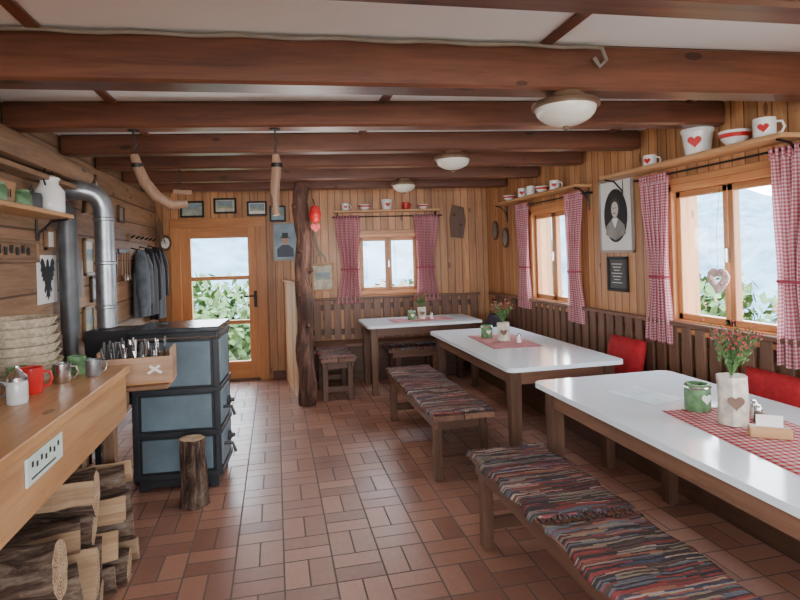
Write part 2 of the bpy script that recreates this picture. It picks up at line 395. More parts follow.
# ------------------------------------------------------------------ curtains
def curtain(loc,rz,top,bot,wt,wm,wb,side,cloth=.75):
    g=grp('gingham_curtain',loc,rz)
    H=top-bot
    def width(v):
        if v<.6: 
            t=v/.6;t=t*t*(3-2*t);return wt+(wm-wt)*t
        t=(v-.6)/.4;t=t*t*(3-2*t);return wm+(wb-wm)*t
    def fn(u,v):
        W=width(v);f=W/wt
        x=(u-.5)*W+side*(wt-W)*.25
        y=-.062-.022*math.sin(u*2*PI*5.5+v*1.2)*(.6+.6*(1-f)+v*.3)-.006*math.sin(u*31+v*5)
        return (x,y,top-v*H+.006*math.sin(u*17)*v)
    sheet(g,'cloth',66,26,fn,GING,lambda u,v:(u*cloth,v*H))
    def fr(u,v):
        return ((u-.5)*(wt+.01),-.066-.018*math.sin(u*2*PI*9),top+.03-v*.06)
    sheet(g,'heading',60,3,fr,GING,lambda u,v:(u*cloth,v*.06))
    zt=top-.6*H;W=wm
    tube(g,'tie_band',[(side*(wt-W)*.25+(W/2+.008)*math.cos(a*PI/8),-.062-.035*math.sin(a*PI/8),zt) for a in range(17)],.009,GING,6)
    return g
def rod(name,loc,rz,L,z):
    g=grp(name,loc,rz);tube(g,'rod',[(-L/2,-.062,z),(L/2,-.062,z)],.007,DARKM,8)
    for s_ in (-1,1): box(g,'bracket',(s_*(L/2-.02),-.032,z),(.015,.063,.02),DARKM)
curtain((XR,3.48,0),RR,1.98,.83,.29,.18,.27,1);curtain((XR,2.35,0),RR,1.98,.84,.34,.22,.30,-1)
curtain((XR,5.66,0),RR,1.98,.88,.30,.2,.28,1);curtain((XR,4.58,0),RR,1.98,.84,.29,.18,.26,-1)
curtain(BW(.90),RB,1.97,.90,.31,.22,.30,1);curtain(BW(1.90),RB,1.97,.90,.31,.22,.30,-1)
rod('curtain_rod',(XR,2.93,0),RR,1.56,1.995);rod('curtain_rod',(XR,5.1,0),RR,1.5,1.985);rod('curtain_rod',BW(1.41),RB,1.4,1.985)
# ------------------------------------------------------------------ shelves
def shelf(name,loc,rz,L,z,d=.2):
    g=grp(name,loc,rz);box(g,'board',(0,-d/2-.001,z),(L,d,.025),'shelf')
    for s_ in (-1,1):
        x=s_*(L/2-.04)
        tube(g,'bracket',[(x,-.006,z-.2),(x,-.02,z-.1),(x,-.09,z-.03),(x,-d+.02,z-.018)],.007,DARKM,6)
        tube(g,'bracket_back',[(x,-.008,z-.21),(x,-.008,z-.015)],.007,DARKM,6)
    return g
shelf('wall_shelf',(XR,3.15,0),RR,1.62,2.05,.19);shelf('wall_shelf',(XR,5.3,0),RR,1.85,2.05,.17)
shelf('wall_shelf',BW(1.4),RB,1.32,2.05,.17)
SZ=2.0635
def mug(name,loc,r=.04,h=.09,hr=True,ang=0,mat=None):
    g=grp(name,loc,ang);mat=mat or CER
    lathe(g,'body',[(0,0),(r*.85,0),(r,.012),(r,h),(r*.92,h),(r*.9,.015),(0,.012)],mat)
    tube(g,'handle',[(r*.95,0,h*.8),(r*1.45,0,h*.78),(r*1.65,0,h*.5),(r*1.4,0,h*.25),(r*.95,0,h*.2)],r*.12,mat,8)
    if hr: poly(g,'heart',heartpts(r*.5),.003,RED,(0,-r-.002,h*.5))
    return g
def bowl(name,loc,r=.09,h=.08,band=True,mat=None):
    g=grp(name,loc);mat=mat or CER
    lathe(g,'body',[(0,0),(r*.5,0),(r*.55,.01),(r*.85,h*.5),(r,h),(r*.95,h),(r*.8,h*.5),(r*.45,.02),(0,.015)],mat)
    if band: lathe(g,'band',[(r*.88,h*.55),(r*.965,h*.82),(r*.975,h*.82),(r*.89,h*.55)],RED)
    return g
def pot(name,loc,r=.09,h=.16,ang=0):
    g=grp(name,loc,ang)
    lathe(g,'body',[(0,0),(r*.72,0),(r*.76,.01),(r*.95,h*.86),(r*1.02,h*.88),(r*1.02,h),(r*.93,h),(r*.88,h*.8),(r*.68,.015),(0,.015)],CER)
    poly(g,'heart',heartpts(r*.42),.003,RED,(0,-r*.93,h*.48),(.12,0,0));return g
RX=XR-.1
mug('coffee_mug',(RX,3.47,SZ),.045,.08,True,-1.0);pot('flower_pot',(RX,3.01,SZ),.095,.16,-.9)
bowl('bowl',(RX,2.72,SZ),.085,.085);mug('coffee_mug',(RX,2.52,SZ),.055,.11,True,-.9)
bowl('bowl',(RX,5.9,SZ),.07,.06);mug('coffee_mug',(RX,5.55,SZ),.05,.1,True,-.6);mug('coffee_mug',(RX,5.35,SZ),.045,.1,False,-.6)
bowl('bowl',(RX,5.1,SZ),.07,.065);mug('coffee_mug',(RX,4.85,SZ),.045,.09,True,-.6)
def bs(x,d=.085): return (x-d*.0995,yb(x)-d*.995,SZ)
mug('coffee_mug',bs(.88),.045,.09,True,0);bowl('bowl',bs(1.12),.08,.07);pot('flower_pot',bs(1.4),.075,.13,0)
mug('coffee_mug',bs(1.64),.045,.09,False,0,RED);bowl('bowl',bs(1.86),.07,.06)
# ------------------------------------------------------------------ pictures
def frame(name,loc,rz,w,h,fm,pm,tilt=0,t=.022,extra=None,mat_=None):
    g=grp(name,loc,rz)
    for s_ in (-1,1):
        box(g,'frame_side',(s_*(w/2-t/2),-.012,0),(t,.022,h),fm);box(g,'frame_rail',(0,-.012,s_*(h/2-t/2)),(w,.022,t),fm)
    box(g,'print',(0,-.006,0),(w-t,.008,h-t),mat_ or pm,bev=0)
    if mat_: box(g,'photo',(0,-.0115,0),(w-t*2-.05,.004,h-t*2-.05),pm,bev=0)
    if extra: extra(g)
    return g
def ell(rx,rz_,n=26,cx=0,cz=0): return [(cx+rx*math.cos(2*PI*i/n),cz+rz_*math.sin(2*PI*i/n)) for i in range(n)]
HAIRP=simple('portrait_hair',(.03,.03,.03),.5)
def portrait(g):
    poly(g,'oval_backdrop',ell(.155,.215),.003,BLACK,(0,-.017,0))
    poly(g,'hair',ell(.068,.085,cz=.06),.003,HAIRP,(0,-.0195,0))
    poly(g,'face',ell(.045,.062,cz=.05),.003,SKINP,(0,-.022,0))
    poly(g,'shoulders',[(-.13,-.15),(-.12,-.08),(-.05,-.03),(-.02,-.005),(.02,-.005),(.05,-.03),(.12,-.08),(.13,-.15),(0,-.2)],.003,GREYP,(0,-.0205,0))
    poly(g,'collar',[(-.04,-.03),(0,-.1),(.04,-.03),(0,-.015)],.003,PAPER,(0,-.0235,0))
    for x in (-.018,.018): poly(g,'eye',ell(.007,.004,8,x,.06),.002,BLACK,(0,-.0245,0))
    poly(g,'mouth',ell(.014,.004,8,0,.018),.002,BLACK,(0,-.0245,0))
frame('portrait_picture',(XR-.002,4.02,1.76),RR,.46,.60,'grey',PAPER,extra=portrait)
def tx(g):
    boxes(g,'text_lines',[((0,-.0175,.08-.025*i),(.14-.03*(i%3),.001,.006)) for i in range(7)],PAPER,0)
frame('framed_notice',(XR-.002,4.02,1.29),RR,.27,.28,DARKM,simple('notice_dark',(.06,.055,.05),.5),extra=tx)
for y,z in ((6.55,1.76),(6.24,1.66)):
    g=grp('oval_picture',(XR-.002,y,z),RR);poly(g,'frame',ell(.085,.12),.02,WS['dark'][2],(0,-.02,0));poly(g,'print',ell(.06,.092),.003,GREYP,(0,-.022,0))
def scenery(g):
    poly(g,'sky',[(-.09,.0),(-.09,.06),(.09,.06),(.09,.0)],.001,BLUEP,(0,-.0112,0));poly(g,'hill',[(-.09,-.01),(-.04,.035),(.0,.0),(.05,.03),(.09,-.005),(.09,-.03),(-.09,-.03)],.001,LANDP,(0,-.0125,0))
frame('landscape_picture',BW(-.97,2.125),RB,.28,.2,DARKM,LANDP,extra=scenery);frame('landscape_picture',BW(-.58,2.16),RB,.27,.19,DARKM,TANP,extra=scenery)
frame('landscape_picture',BW(-.2,2.12),RB,.24,.18,DARKM,PAPER,extra=scenery)
def pman(g):
    poly(g,'figure',[(-.1,-.19),(-.1,-.09),(-.04,-.04),(.04,-.04),(.1,-.09),(.1,-.19)],.002,simple('figure_jacket',(.06,.08,.11),.5),(0,-.0125,0))
    poly(g,'face',ell(.042,.056,cz=.02),.002,simple('poster_skin',(.45,.28,.2),.5),(0,-.0145,0));poly(g,'hat',[(-.07,.05),(-.04,.06),(-.035,.11),(.035,.11),(.04,.06),(.07,.05),(0,.04)],.002,HAIRP,(0,-.0155,0))
frame('portrait_poster',BW(.13,1.70),RB,.3,.48,'grey',BLUEP,extra=pman)
frame('hiking_map',BW(.58,1.24),RB,.28,.34,'shelf',TANP,extra=scenery)
frame('postcard_board',BW(.05,2.05),RB,.2,.2,DARKM,BLUEP,extra=scenery)
g=grp('carved_wood_plaque',BW(2.32,1.9),RB)
poly(g,'board',[(-.1,-.2),(.06,-.22),(.1,.0),(.08,.18),(-.07,.22),(-.11,.05)],.025,WS['dark'][2],(0,-.027,0))
tube(g,'peg',[(-.05,-.02,.08),(-.05,-.08,.1)],.012,WS['old'][1],8);tube(g,'peg_2',[(.04,-.02,-.05),(.04,-.08,-.03)],.012,WS['old'][1],8)
g=grp('wooden_hay_fork',BW(.52,1.58),RB)
tube(g,'handle',[(-.05,-.03,.35),(0,-.03,.05),(.03,-.03,-.02)],.014,WS['grey'][2],8)
for dx in (-.05,0,.05): tube(g,'tine',[(.03,-.03,-.02),(.04+dx,-.04,-.08),(.05+dx*1.3,-.03,-.16)],.009,WS['grey'][2],8)
for i,(y,z,w_,h_,pm) in enumerate([(5.25,1.93,.22,.26,LANDP),(5.0,1.62,.24,.18,TANP),(4.7,1.55,.22,.28,PAPER),(4.85,1.30,.26,.2,BLUEP),(5.2,1.2,.24,.22,TANP),(5.65,1.95,.2,.16,GREYP),(4.65,1.05,.22,.26,LANDP),(5.35,1.5,.2,.24,PAPER)]):
    frame('small_picture',(XL+.002,y,z),RL,w_,h_,'dark' if i%2 else GOLD,pm,extra=scenery if w_>.21 and h_>.17 else None)
g=grp('diamond_wall_sign',(XL+.002,4.9,2.04),RL)
poly(g,'board',[(0,-.17),(.15,0),(0,.17),(-.15,0)],.02,WS['dark'][2],(0,-.022,0));poly(g,'inset',[(0,-.12),(.1,0),(0,.12),(-.1,0)],.004,TANP,(0,-.026,0))
g=grp('eagle_print',(XL+.002,3.90,1.41),RL)
box(g,'paper',(0,-.004,0),(.30,.006,.30),PAPER,bev=0)
half=[(0,.11),(.015,.1),(.02,.075),(.03,.06),(.05,.1),(.075,.115),(.1,.09),(.09,.07),(.1,.045),(.082,.04),(.09,.015),(.07,.015),(.072,-.01),(.052,-.005),(.04,-.03),(.055,-.06),(.04,-.075),(.03,-.06),(.02,-.055),(.03,-.1),(.012,-.09),(0,-.115)]
poly(g,'eagle',[(x*1.1,z*1.15) for x,z in half+[(-x,z) for x,z in half[-2:0:-1]]],.002,BLACK,(0,-.0095,0))
frame('small_picture',(XL+.002,3.95,1.66),RL,.16,.14,'old',PAPER)
def lett(g): boxes(g,'letters',[((-.30+.07*i,-.0175,.0+.01*(i%2)),(.03,.002,.045)) for i in range(9)],BLACK,0)
frame('carved_name_board',(XL+.002,3.35,1.58),RL,.8,.13,'old',WS['old'][0],extra=lett)
# utensils on the left wall and back wall
g=grp('utensil_rack',(XL,5.68,1.5),RL);box(g,'rail',(0,-.015,.1),(.36,.025,.05),'dark')
for i in range(4):
    x=-.13+.09*i;tube(g,'handle',[(x,-.035,.09),(x,-.035,-.12)],.007,WS['tan'][2],6);lathe(g,'ladle_bowl',[(0,0),(.02,.004),(.032,.02),(.028,.02),(0,.006)],STEEL if i%2 else WS['tan'][2],(x,-.04,-.14),(PI/2,0,0),12)
g=grp('cowbell',(XL+.09,4.45,1.86));lathe(g,'bell',[(.02,.12),(.05,.1),(.065,.0),(.058,.0),(.04,.09),(0,.11)],BRONZE,sx=.7);tube(g,'strap',[(-.03,0,.11),(-.06,0,.2),(-.085,0,.22)],.01,DARKM,6)
g=grp('cutting_board',(XL+.002,4.42,1.42),RL);poly(g,'board',[(-.09,-.16),(.09,-.16),(.09,.1),(.03,.13),(.03,.2),(-.03,.2),(-.03,.13),(-.09,.1)],.02,WS['tan'][2],(0,-.024,0))
g=grp('wall_clock',BW(-1.29,1.72),RB);poly(g,'case',ell(.075,.1),.03,WS['dark'][2],(0,-.033,0));poly(g,'dial',ell(.05,.065),.003,PAPER,(0,-.036,0));boxes(g,'hands',[((0,-.0375,.018),(.006,.002,.04)),((.012,-.0375,0),(.03,.002,.006))],BLACK,0)
g=grp('dried_herb_bundle',(XL+.1,6.95,2.0));tube(g,'string',[(0,0,.0),(-.04,0,.12),(-.095,0,.14)],.003,DARKM,5)
bm=bmesh.new()
for i in range(40):
    a=random.uniform(0,6.3);q=random.uniform(.01,.06);addtube(bm,[(0,0,.01),(q*math.cos(a)*.5,q*math.sin(a)*.5,-.1),(q*math.cos(a),q*math.sin(a),-.26-random.uniform(0,.06))],[.004,.005,.002],4)
done(bm,'stalks',g,WS['old'][2])
# left shelf with jars
shelf('wall_shelf',(XL,3.15,0),RL,1.3,1.79,.2)
g=grp('wooden_name_sign',(XL+.07,3.2,1.8035),RL);box(g,'board',(0,0,.07),(.2,.025,.13),'shelf',rot=(.1,0,0));boxes(g,'lettering',[((-.05+.03*i,-.0145,.07),(.012,.002,.04)) for i in range(4)],BLACK,0)
g=grp('milk_can',(XL+.11,3.68,1.803))
lathe(g,'body',[(0,0),(.075,0),(.08,.01),(.08,.13),(.05,.17),(.048,.19),(.058,.2),(.055,.21),(.02,.225),(0,.227)],CER)
tube(g,'handle',[(0,-.055,.16),(0,-.09,.2),(0,-.05,.27),(0,.05,.27),(0,.09,.2),(0,.055,.16)],.005,DARKM,6)
for y,x in ((3.36,.08),(3.03,.1)):
    g=grp('green_jar',(XL+x,y,1.803));lathe(g,'body',[(0,0),(.045,0),(.055,.02),(.055,.07),(.042,.09),(.045,.1),(.038,.1),(.036,.02),(0,.015)],GREEN)
g=grp('watering_can',(XL+.08,3.51,1.803))
lathe(g,'body',[(0,0),(.05,0),(.052,.08),(.045,.1),(.04,.1),(.04,.01),(0,.01)],PIPED)
tube(g,'handle',[(0,.04,.09),(0,.0,.14),(0,-.04,.09)],.005,PIPED,6)
g=grp('wicker_basket_stack',(XL,3.28,.951),RL)
for k in range(7):
    lathe(g,'tray_%d'%k,[(0,0),(.15-.003*k,0),(.18-.003*k,.045),(.17-.003*k,.045),(.14,.01),(0,.01)],WICK,(-.24+.008*math.sin(k*2),-.19,.042*k),(0,0,0),30,1.0)
# coats
def coat(loc,rz,mat,h=.72,w=.26):
    g=grp('hanging_coat',loc,rz)
    def fn(u,v):
        a=2*PI*u;W=w*(.35+.65*min(1,v*3.0))/2*(1+.15*v);D=.07*(.5+.5*min(1,v*3))
        f=1+.12*math.sin(a*5+v*2)
        return (W*math.cos(a)*f,-.09+D*math.sin(a)*f,-v*h)
    sheet(g,'body',40,16,fn,mat)
    for s_ in (-1,1): tube(g,'sleeve',[(s_*w*.22,-.1,-.05),(s_*w*.5,-.12,-.16),(s_*w*.58,-.13,-.4),(s_*w*.56,-.14,-.56)],[.05,.055,.05,.04],mat,12)
    tube(g,'hook',[(0,-.005,.02),(0,-.08,0),(0,-.09,.04)],.006,DARKM,6);return g
coat((XL,6.02,1.62),RL,GREYF,.66);coat((XL,6.4,1.64),RL,BLACKF,.7,.3);coat((XL,6.8,1.66),RL,BLACKF,.8,.34)
g=grp('coat_rack',(XL,6.45,1.74),RL);box(g,'rail',(0,-.012,0),(1.1,.022,.08),'old')
for i in range(6): tube(g,'peg',[(-.5+.2*i,-.02,0),(-.5+.2*i,-.06,.02)],.009,DARKM,6)
# ------------------------------------------------------------------ post + partition
g=grp('tree_trunk_post',(.28,5.76,0))
tube(g,'trunk',[(.0+.014*math.sin(k*.8),.012*math.cos(k*.9),.001+k*(2.25)/24) for k in range(25)],[.093-.0006*k+.006*math.sin(k*1.3)+.004*math.sin(k*3.1) for k in range(25)],POST,18,jit=.09)
for z,a in ((.5,.4),(.8,5.0),(1.1,3.9),(1.35,5.6),(1.55,4.3),(1.85,5.3),(2.0,3.6)): tube(g,'knot',[(.05*math.cos(a),.05*math.sin(a),z),(.108*math.cos(a),.108*math.sin(a),z+.02)],[.032,.018],POST,8)
g=grp('red_hanging_lantern',(.40,5.60,1.93))
lathe(g,'body',[(0,-.1),(.03,-.09),(.055,-.05),(.06,0),(.045,.05),(.03,.075),(0,.08)],RED);tube(g,'strap',[(0,0,.07),(-.01,.02,.12),(-.02,.03,.15)],.006,DARKM,6)
poly(g,'tail',heartpts(.05),.02,RED,(0,-.01,-.14))
g=grp('wooden_partition',(.225,5.86,0),math.radians(5.5))
boxes(g,'boards',[((0,.61,.6),(.03,1.18,1.2))],PARTV);box(g,'top_rail',(0,.61,1.22),(.07,1.19,.04),'pine');box(g,'end_stile',(0,.0,.62),(.06,.05,1.24),'pine')
# ------------------------------------------------------------------ tables
def rtable(name,x0,x1,y0,y1,h=.75):
    cx,cy=(x0+x1)/2,(y0+y1)/2;W,L=x1-x0,y1-y0;g=grp(name,(cx,cy,0))
    r=.05;pts=[]
    for qx,qy,a0 in ((W/2-r,L/2-r,0),(-W/2+r,L/2-r,PI/2),(-W/2+r,-L/2+r,PI),(W/2-r,-L/2+r,1.5*PI)):
        for k in range(7): pts.append((qx+r*math.cos(a0+k*PI/12),qy+r*math.sin(a0+k*PI/12)))
    def slab(nm,za,zb,mat):
        bm=bmesh.new();a=[bm.verts.new((x,y,za)) for x,y in pts];b=[bm.verts.new((x,y,zb)) for x,y in pts];n=len(pts)
        bm.faces.new(a[::-1]);tf=bm.faces.new(b)
        for i in range(n): bm.faces.new((a[i],a[(i+1)%n],b[(i+1)%n],b[i]))
        bmesh.ops.bevel(bm,geom=list(tf.edges),offset=.003,segments=2,affect='EDGES')
        done(bm,nm,g,mat)
    slab('top_board',h-.028,h,TOPW)
    ix,iy=W/2-.07,L/2-.10
    for s_ in (-1,1):
        box(g,'apron_long',(s_*ix,0,h-.078),(.028,2*iy,.1),'seat');box(g,'apron_short',(0,s_*iy,h-.078),(2*ix,.028,.1),'seat')
    for sx in (-1,1):
        for sy in (-1,1):
            bm=bmesh.new();a=.038;b=.03
            A=[bm.verts.new((dx*b,dy*b,0)) for dx,dy in ((-1,-1),(1,-1),(1,1),(-1,1))];B=[bm.verts.new((dx*a,dy*a,h-.03)) for dx,dy in ((-1,-1),(1,-1),(1,1),(-1,1))]
            bm.faces.new(A[::-1]);bm.faces.new(B)
            for i in range(4): bm.faces.new((A[i],A[(i+1)%4],B[(i+1)%4],B[i]))
            done(bm,'leg',g,WS['dark'][2],(sx*(ix-.01),sy*(iy-.01),.001))
    return g
rtable('dining_table',1.42,2.3,.95,2.98);rtable('dining_table',1.43,2.27,3.33,5.22);rtable('dining_table',.93,2.22,5.82,6.56)
# ------------------------------------------------------------------ benches
def bench(x0,x1,y0,y1,h=.45,rugs=(),along='y'):
    cx,cy=(x0+x1)/2,(y0+y1)/2
    W,L=(x1-x0,y1-y0) if along=='y' else (y1-y0,x1-x0)
    g=grp('wooden_bench',(cx,cy,0),0 if along=='y' else PI/2)
    box(g,'seat_plank_1',(-W/4,0,h-.018),(W/2-.004,L,.036),'seat');box(g,'seat_plank_2',(W/4,0,h-.018),(W/2-.004,L,.036),'seat')
    for s_ in (-1,1):
        yy=s_*(L/2-.11)
        for sx in (-1,1): box(g,'leg',(sx*(W/2-.05),yy,(h-.036)/2),(.055,.06,h-.037),'dark')
        box(g,'cross_rail',(0,yy,h-.08),(W-.05,.03,.08),'dark');box(g,'low_rail',(0,yy,.12),(W-.08,.03,.06),'dark')
    for sx in (-1,1): box(g,'long_apron',(sx*(W/2-.03),0,h-.066),(.024,L-.1,.06),'seat')
    for k,(a,b,m) in enumerate(rugs):
        ww=W+.015+.01*k
        def fn(u,v,a=a,b=b,ww=ww,k=k):
            x=(u-.5)*(ww+.024*math.sin(v*19+k));y=a+(b-a)*v+.008*math.sin(u*25+k)
            e=abs(u-.5)*2;z=h+.014+.006*noise.noise(Vector((x*9,y*9,k)))+.003*noise.noise(Vector((x*40,y*60,k)))-(.022 if e>.97 else 0)
            return (x,y,z)
        o=sheet(g,'rag_rug_%d'%k,28,120,fn,m);md=o.modifiers.new('s','SOLIDIFY');md.thickness=.012;md.offset=-1
        bm=bmesh.new()
        for e_,sg in ((a,-1),(b,1)):
            for i in range(26):
                x=(i/25-.5)*ww*.96;ln=random.uniform(.02,.045)
                addtube(bm,[(x,e_-sg*.01,h+.01),(x+random.uniform(-.01,.01),e_+sg*ln,h+.006)],.003,5)
        done(bm,'fringe_%d'%k,g,m)
    return g
bench(.96,1.37,.75,2.80,.45,[(-1.0,.16,RUG),(.24,1.0,RUGB)])
bench(.96,1.38,3.46,5.08,.45,[(-.78,.78,RUGB)])
bench(1.2,1.85,6.0+.1,6.45,.44,[(-.3,.3,RUG)],'x')
bench(.42,.78,5.72,6.55,.45,[(-.39,.39,RUG)])
g=grp('wall_bench_right')
box(g,'seat',(2.49,3.75,.43),(.36,5.9,.035),'seat');box(g,'front_board',(2.36,3.75,.205),(.03,5.8,.41),'dark')
sl=[];y=.85
while y<6.6: sl.append(((2.66,y,.72),(.022,.085,.5)));y+=.125
boxes(g,'back_slats',sl,WS['seat'][2]);box(g,'top_rail',(2.655,3.75,.975),(.05,5.9,.03),'seat')
box(g,'mid_rail',(2.684,3.75,.88),(.026,5.9,.07),'dark');box(g,'low_rail',(2.684,3.75,.55),(.026,5.9,.07),'dark')
g=grp('wall_bench_back',BW(1.35),RB)
box(g,'seat',(0,-.2,.43),(1.85,.36,.035),'seat');box(g,'front_board',(0,-.33,.205),(1.8,.03,.41),'dark')
sl=[];x=-.98
while x<1.2: sl.append(((x,-.04,.71),(.085,.022,.5)));x+=.125
boxes(g,'back_slats',sl,WS['seat'][2]);box(g,'top_rail',(0.08,-.045,.965),(2.3,.05,.03),'seat');box(g,'mid_rail',(.1,-.015,.86),(2.2,.026,.07),'dark');box(g,'low_rail',(.1,-.015,.55),(2.2,.026,.07),'dark')
def cushion(name,loc,rot,s,mat):
    bm=bmesh.new();bmesh.ops.create_cube(bm,size=1);bmesh.ops.subdivide_edges(bm,edges=bm.edges,cuts=9,use_grid_fill=True)
    for v in bm.verts:
        x,y,z=v.co*2
        k=(1-x**4)*(1-z**4);y2=y*(.12+.88*max(0,k)**.5)
        v.co=Vector((x*s[0]/2,y2*s[1]/2,z*s[2]/2))
    return done(bm,name,None,mat,loc,rot,True)
cushion('red_cushion',(2.565,3.78,.64),(-.2,0,RR),(.42,.12,.36),REDC);cushion('red_cushion',(2.565,2.47,.635),(-.2,0,RR),(.42,.12,.35),REDC)
cushion('dark_cushion',(2.5,6.2,.62),(-.25,0,RR),(.36,.14,.3),DKC)
# ------------------------------------------------------------------ table decorations
def sprig(g,r,h,z0,n=14,col=BERRY):
    bs_=bmesh.new();bl=bmesh.new();bb=bmesh.new()
    for i in range(n):
        a=random.uniform(0,2*PI);q=random.uniform(.2,1)*r;hh=h*random.uniform(.65,1)
        p0=Vector((0,0,z0));p2=Vector((q*math.cos(a),q*math.sin(a),z0+hh));p1=(p0+p2)/2+Vector((0,0,h*.12))
        addtube(bs_,[p0,p1,p2],[.0022,.002,.001],4)
        for k in range(16):
            t=.3+.7*k/15;pp=p0.lerp(p2,t)+Vector((random.uniform(-1,1),random.uniform(-1,1),random.uniform(-.5,1)))*.018
            d=Vector((random.uniform(-1,1),random.uniform(-1,1),random.uniform(.2,1))).normalized()*.024;e=d.cross(Vector((random.random(),random.random(),random.random()))).normalized()*.004
            v=[bl.verts.new(pp),bl.verts.new(pp+d*.5+e),bl.verts.new(pp+d),bl.verts.new(pp+d*.5-e)];bl.faces.new(v)
            if k>7 and random.random()<.5: bmesh.ops.create_icosphere(bb,subdivisions=1,radius=.005,matrix=Matrix.Translation(pp+d*.6))
    done(bs_,'stems',g,LEAF);done(bl,'leaves',g,LEAF);done(bb,'berries',g,col)
def logvase(loc,ang=0,s=1,hh=.2):
    g=grp('birch_log_vase',loc,ang);tube(g,'log',[(0,0,.001),(0.004,0,hh*.5),(0,0,hh)],[.055*s,.052*s,.054*s],BIRCH,14,jit=.06)
    poly(g,'heart',heartpts(.03*s),.006,simple('vase_heart',(.16,.09,.06),.7),(0,-.06*s,hh*.5));sprig(g,.11*s,.2*s,hh-.005,24);return g
def tin(loc,s=1):
    g=grp('green_tin_lantern',loc);lathe(g,'body',[(0,0),(.052*s,0),(.055*s,.005),(.055*s,.115*s),(.05*s,.12*s),(.045*s,.12*s),(.045*s,.01),(0,.01)],GREEN)
    lathe(g,'collar',[(.056*s,.1*s),(.058*s,.105*s),(.056*s,.11*s)],STEEL)
    poly(g,'motif',heartpts(.025*s),.003,CER,(-.0,-.058*s,.06*s));return g
def shaker(loc,m=None):
    g=grp('salt_shaker',loc);lathe(g,'glass_body',[(0,0),(.018,0),(.02,.01),(.015,.05),(0,.05)],m or CER,n=14);lathe(g,'cap',[(.016,.05),(.016,.065),(.008,.075),(0,.076)],STEEL,n=14)
def runner(loc,rz,w,l):
    g=grp('gingham_runner',loc,rz);sheet(g,'cloth',6,12,lambda u,v:((u-.5)*w,(v-.5)*l,.002),GING2,lambda u,v:(u*w,v*l),.0012)
T=.7505;T2=T+.0045
runner((1.86,1.83,T),-.1,.40,.78);logvase((1.84,1.98,T2),-.5,1.05,.2);tin((1.86,2.2,T+.003),1.0)
shaker((1.99,2.02,T+.003));shaker((1.95,1.96,T+.003),simple('pepper_glass',(.12,.08,.06),.3))
g=grp('wooden_card_holder',(1.84,1.80,T+.003),-.6);box(g,'base',(0,0,.02),(.14,.05,.04),'shelf');box(g,'card',(0,.0,.06),(.09,.003,.05),PAPER,bev=0)
g=grp('menu_sheet',(1.80,2.50,T),.2);box(g,'paper',(0,0,.001),(.21,.3,.001),simple('menu_paper',(.62,.70,.72),.5),bev=0)
boxes(g,'text_lines',[((0,-.12+.03*i,.0017),(.15,.004,.0004)) for i in range(9)],simple('menu_text',(.4,.42,.42),.5),0)
runner((1.84,4.4,T),-.05,.40,.72);logvase((1.84,4.38,T2),-.3,.95,.15);tin((1.78,4.6,T+.003),.9);shaker((1.92,4.25,T+.003))
runner((1.6,6.2,T),.05,.7,.36);logvase((1.62,6.22,T2),0,.9,.13);tin((1.5,6.2,T+.003),.85);shaker((1.72,6.15,T+.003))
g=grp('heart_wreath',(XR-.08,2.90,1.29),RR)
hp=heartpts(.06,24)
tube(g,'ring',[(x,0,z) for x,z in hp]+[(hp[0][0],0,hp[0][1])],.02,simple('wreath_pink_white',(.66,.45,.42),.9,.6,50),8,jit=.25);tube(g,'string',[(0,0,.02),(0,0,.3),(0,.03,.55)],.0015,DARKM,4)
# ------------------------------------------------------------------ counter
g=grp('serving_counter')
box(g,'top_board_1',(-1.235,1.5,.93),(.32,3.5,.04),'counter');box(g,'top_board_2',(-.925,1.5,.93),(.30,3.5,.04),'counter')
box(g,'front_apron',(-.80,1.5,.80),(.03,3.4,.22),'counter');box(g,'end_apron',(-1.09,3.2,.83),(.56,.03,.15),'counter')
box(g,'end_shelf',(-.97,3.40,.815),(.76,.30,.018),'old');box(g,'end_shelf_leg',(-1.3,3.5,.40),(.05,.05,.80),'old')
box(g,'end_shelf_bracket',(-.85,3.32,.74),(.04,.24,.13),'old')
for y in (3.2,1.0,-.1):
    box(g,'leg_front',(-.87,y,.455),(.06,.06,.91),'old');box(g,'leg_back',(-1.33,y,.455),(.06,.06,.91),'old')
g=grp('counter_sign_plaque',(-.7835,2.12,.845),RL)
box(g,'plate',(0,-.003,0),(.30,.008,.09),simple('sign_mint',(.55,.66,.6),.5));boxes(g,'lettering',[((-.11+.036*i,-.008,.018-.01*(i%2)),(.014,.001,.018)) for i in range(7)],BLACK,0);boxes(g,'lettering_small',[((-.02,-.008,-.026),(.2,.001,.006))],DARKM,0)
CT=.9505
SUG=simple('clear_glass_sugar',(.5,.52,.5),.15,.1)
def sugar(loc):
    g=grp('sugar_dispenser',loc);lathe(g,'glass',[(0,0),(.035,0),(.038,.01),(.038,.08),(.034,.09),(0,.09)],SUG,n=20);lathe(g,'lid',[(.037,.09),(.037,.105),(.02,.125),(.008,.14),(.008,.15),(0,.15)],STEEL,n=20)
sugar((-1.08,2.3,CT));sugar((-1.02,2.52,CT));sugar((-1.2,2.1,CT))
mug('red_mug',(-1.04,2.70,CT),.048,.11,False,.3,RED);mug('enamel_mug',(-.98,2.88,CT),.04,.09,False,.2,STEEL);mug('enamel_mug',(-1.14,2.55,CT),.04,.1,False,.2,PIPE)
mug('green_mug',(-.98,3.08,CT),.042,.09,False,.5,GREEN);mug('coffee_mug',(-.88,3.0,CT),.036,.08,False,.5,PIPE);mug('green_mug',(-1.13,2.8,CT),.04,.1,False,.5,GREEN)
g=grp('tin_canister',(-1.27,2.5,CT));lathe(g,'body',[(0,0),(.055,0),(.055,.15),(.05,.155),(0,.16)],PIPED);lathe(g,'label',[(.0555,.03),(.0565,.03),(.0565,.11),(.0555,.11)],PAPER)
g=grp('cutlery_box',(-.77,3.41,0),.05)
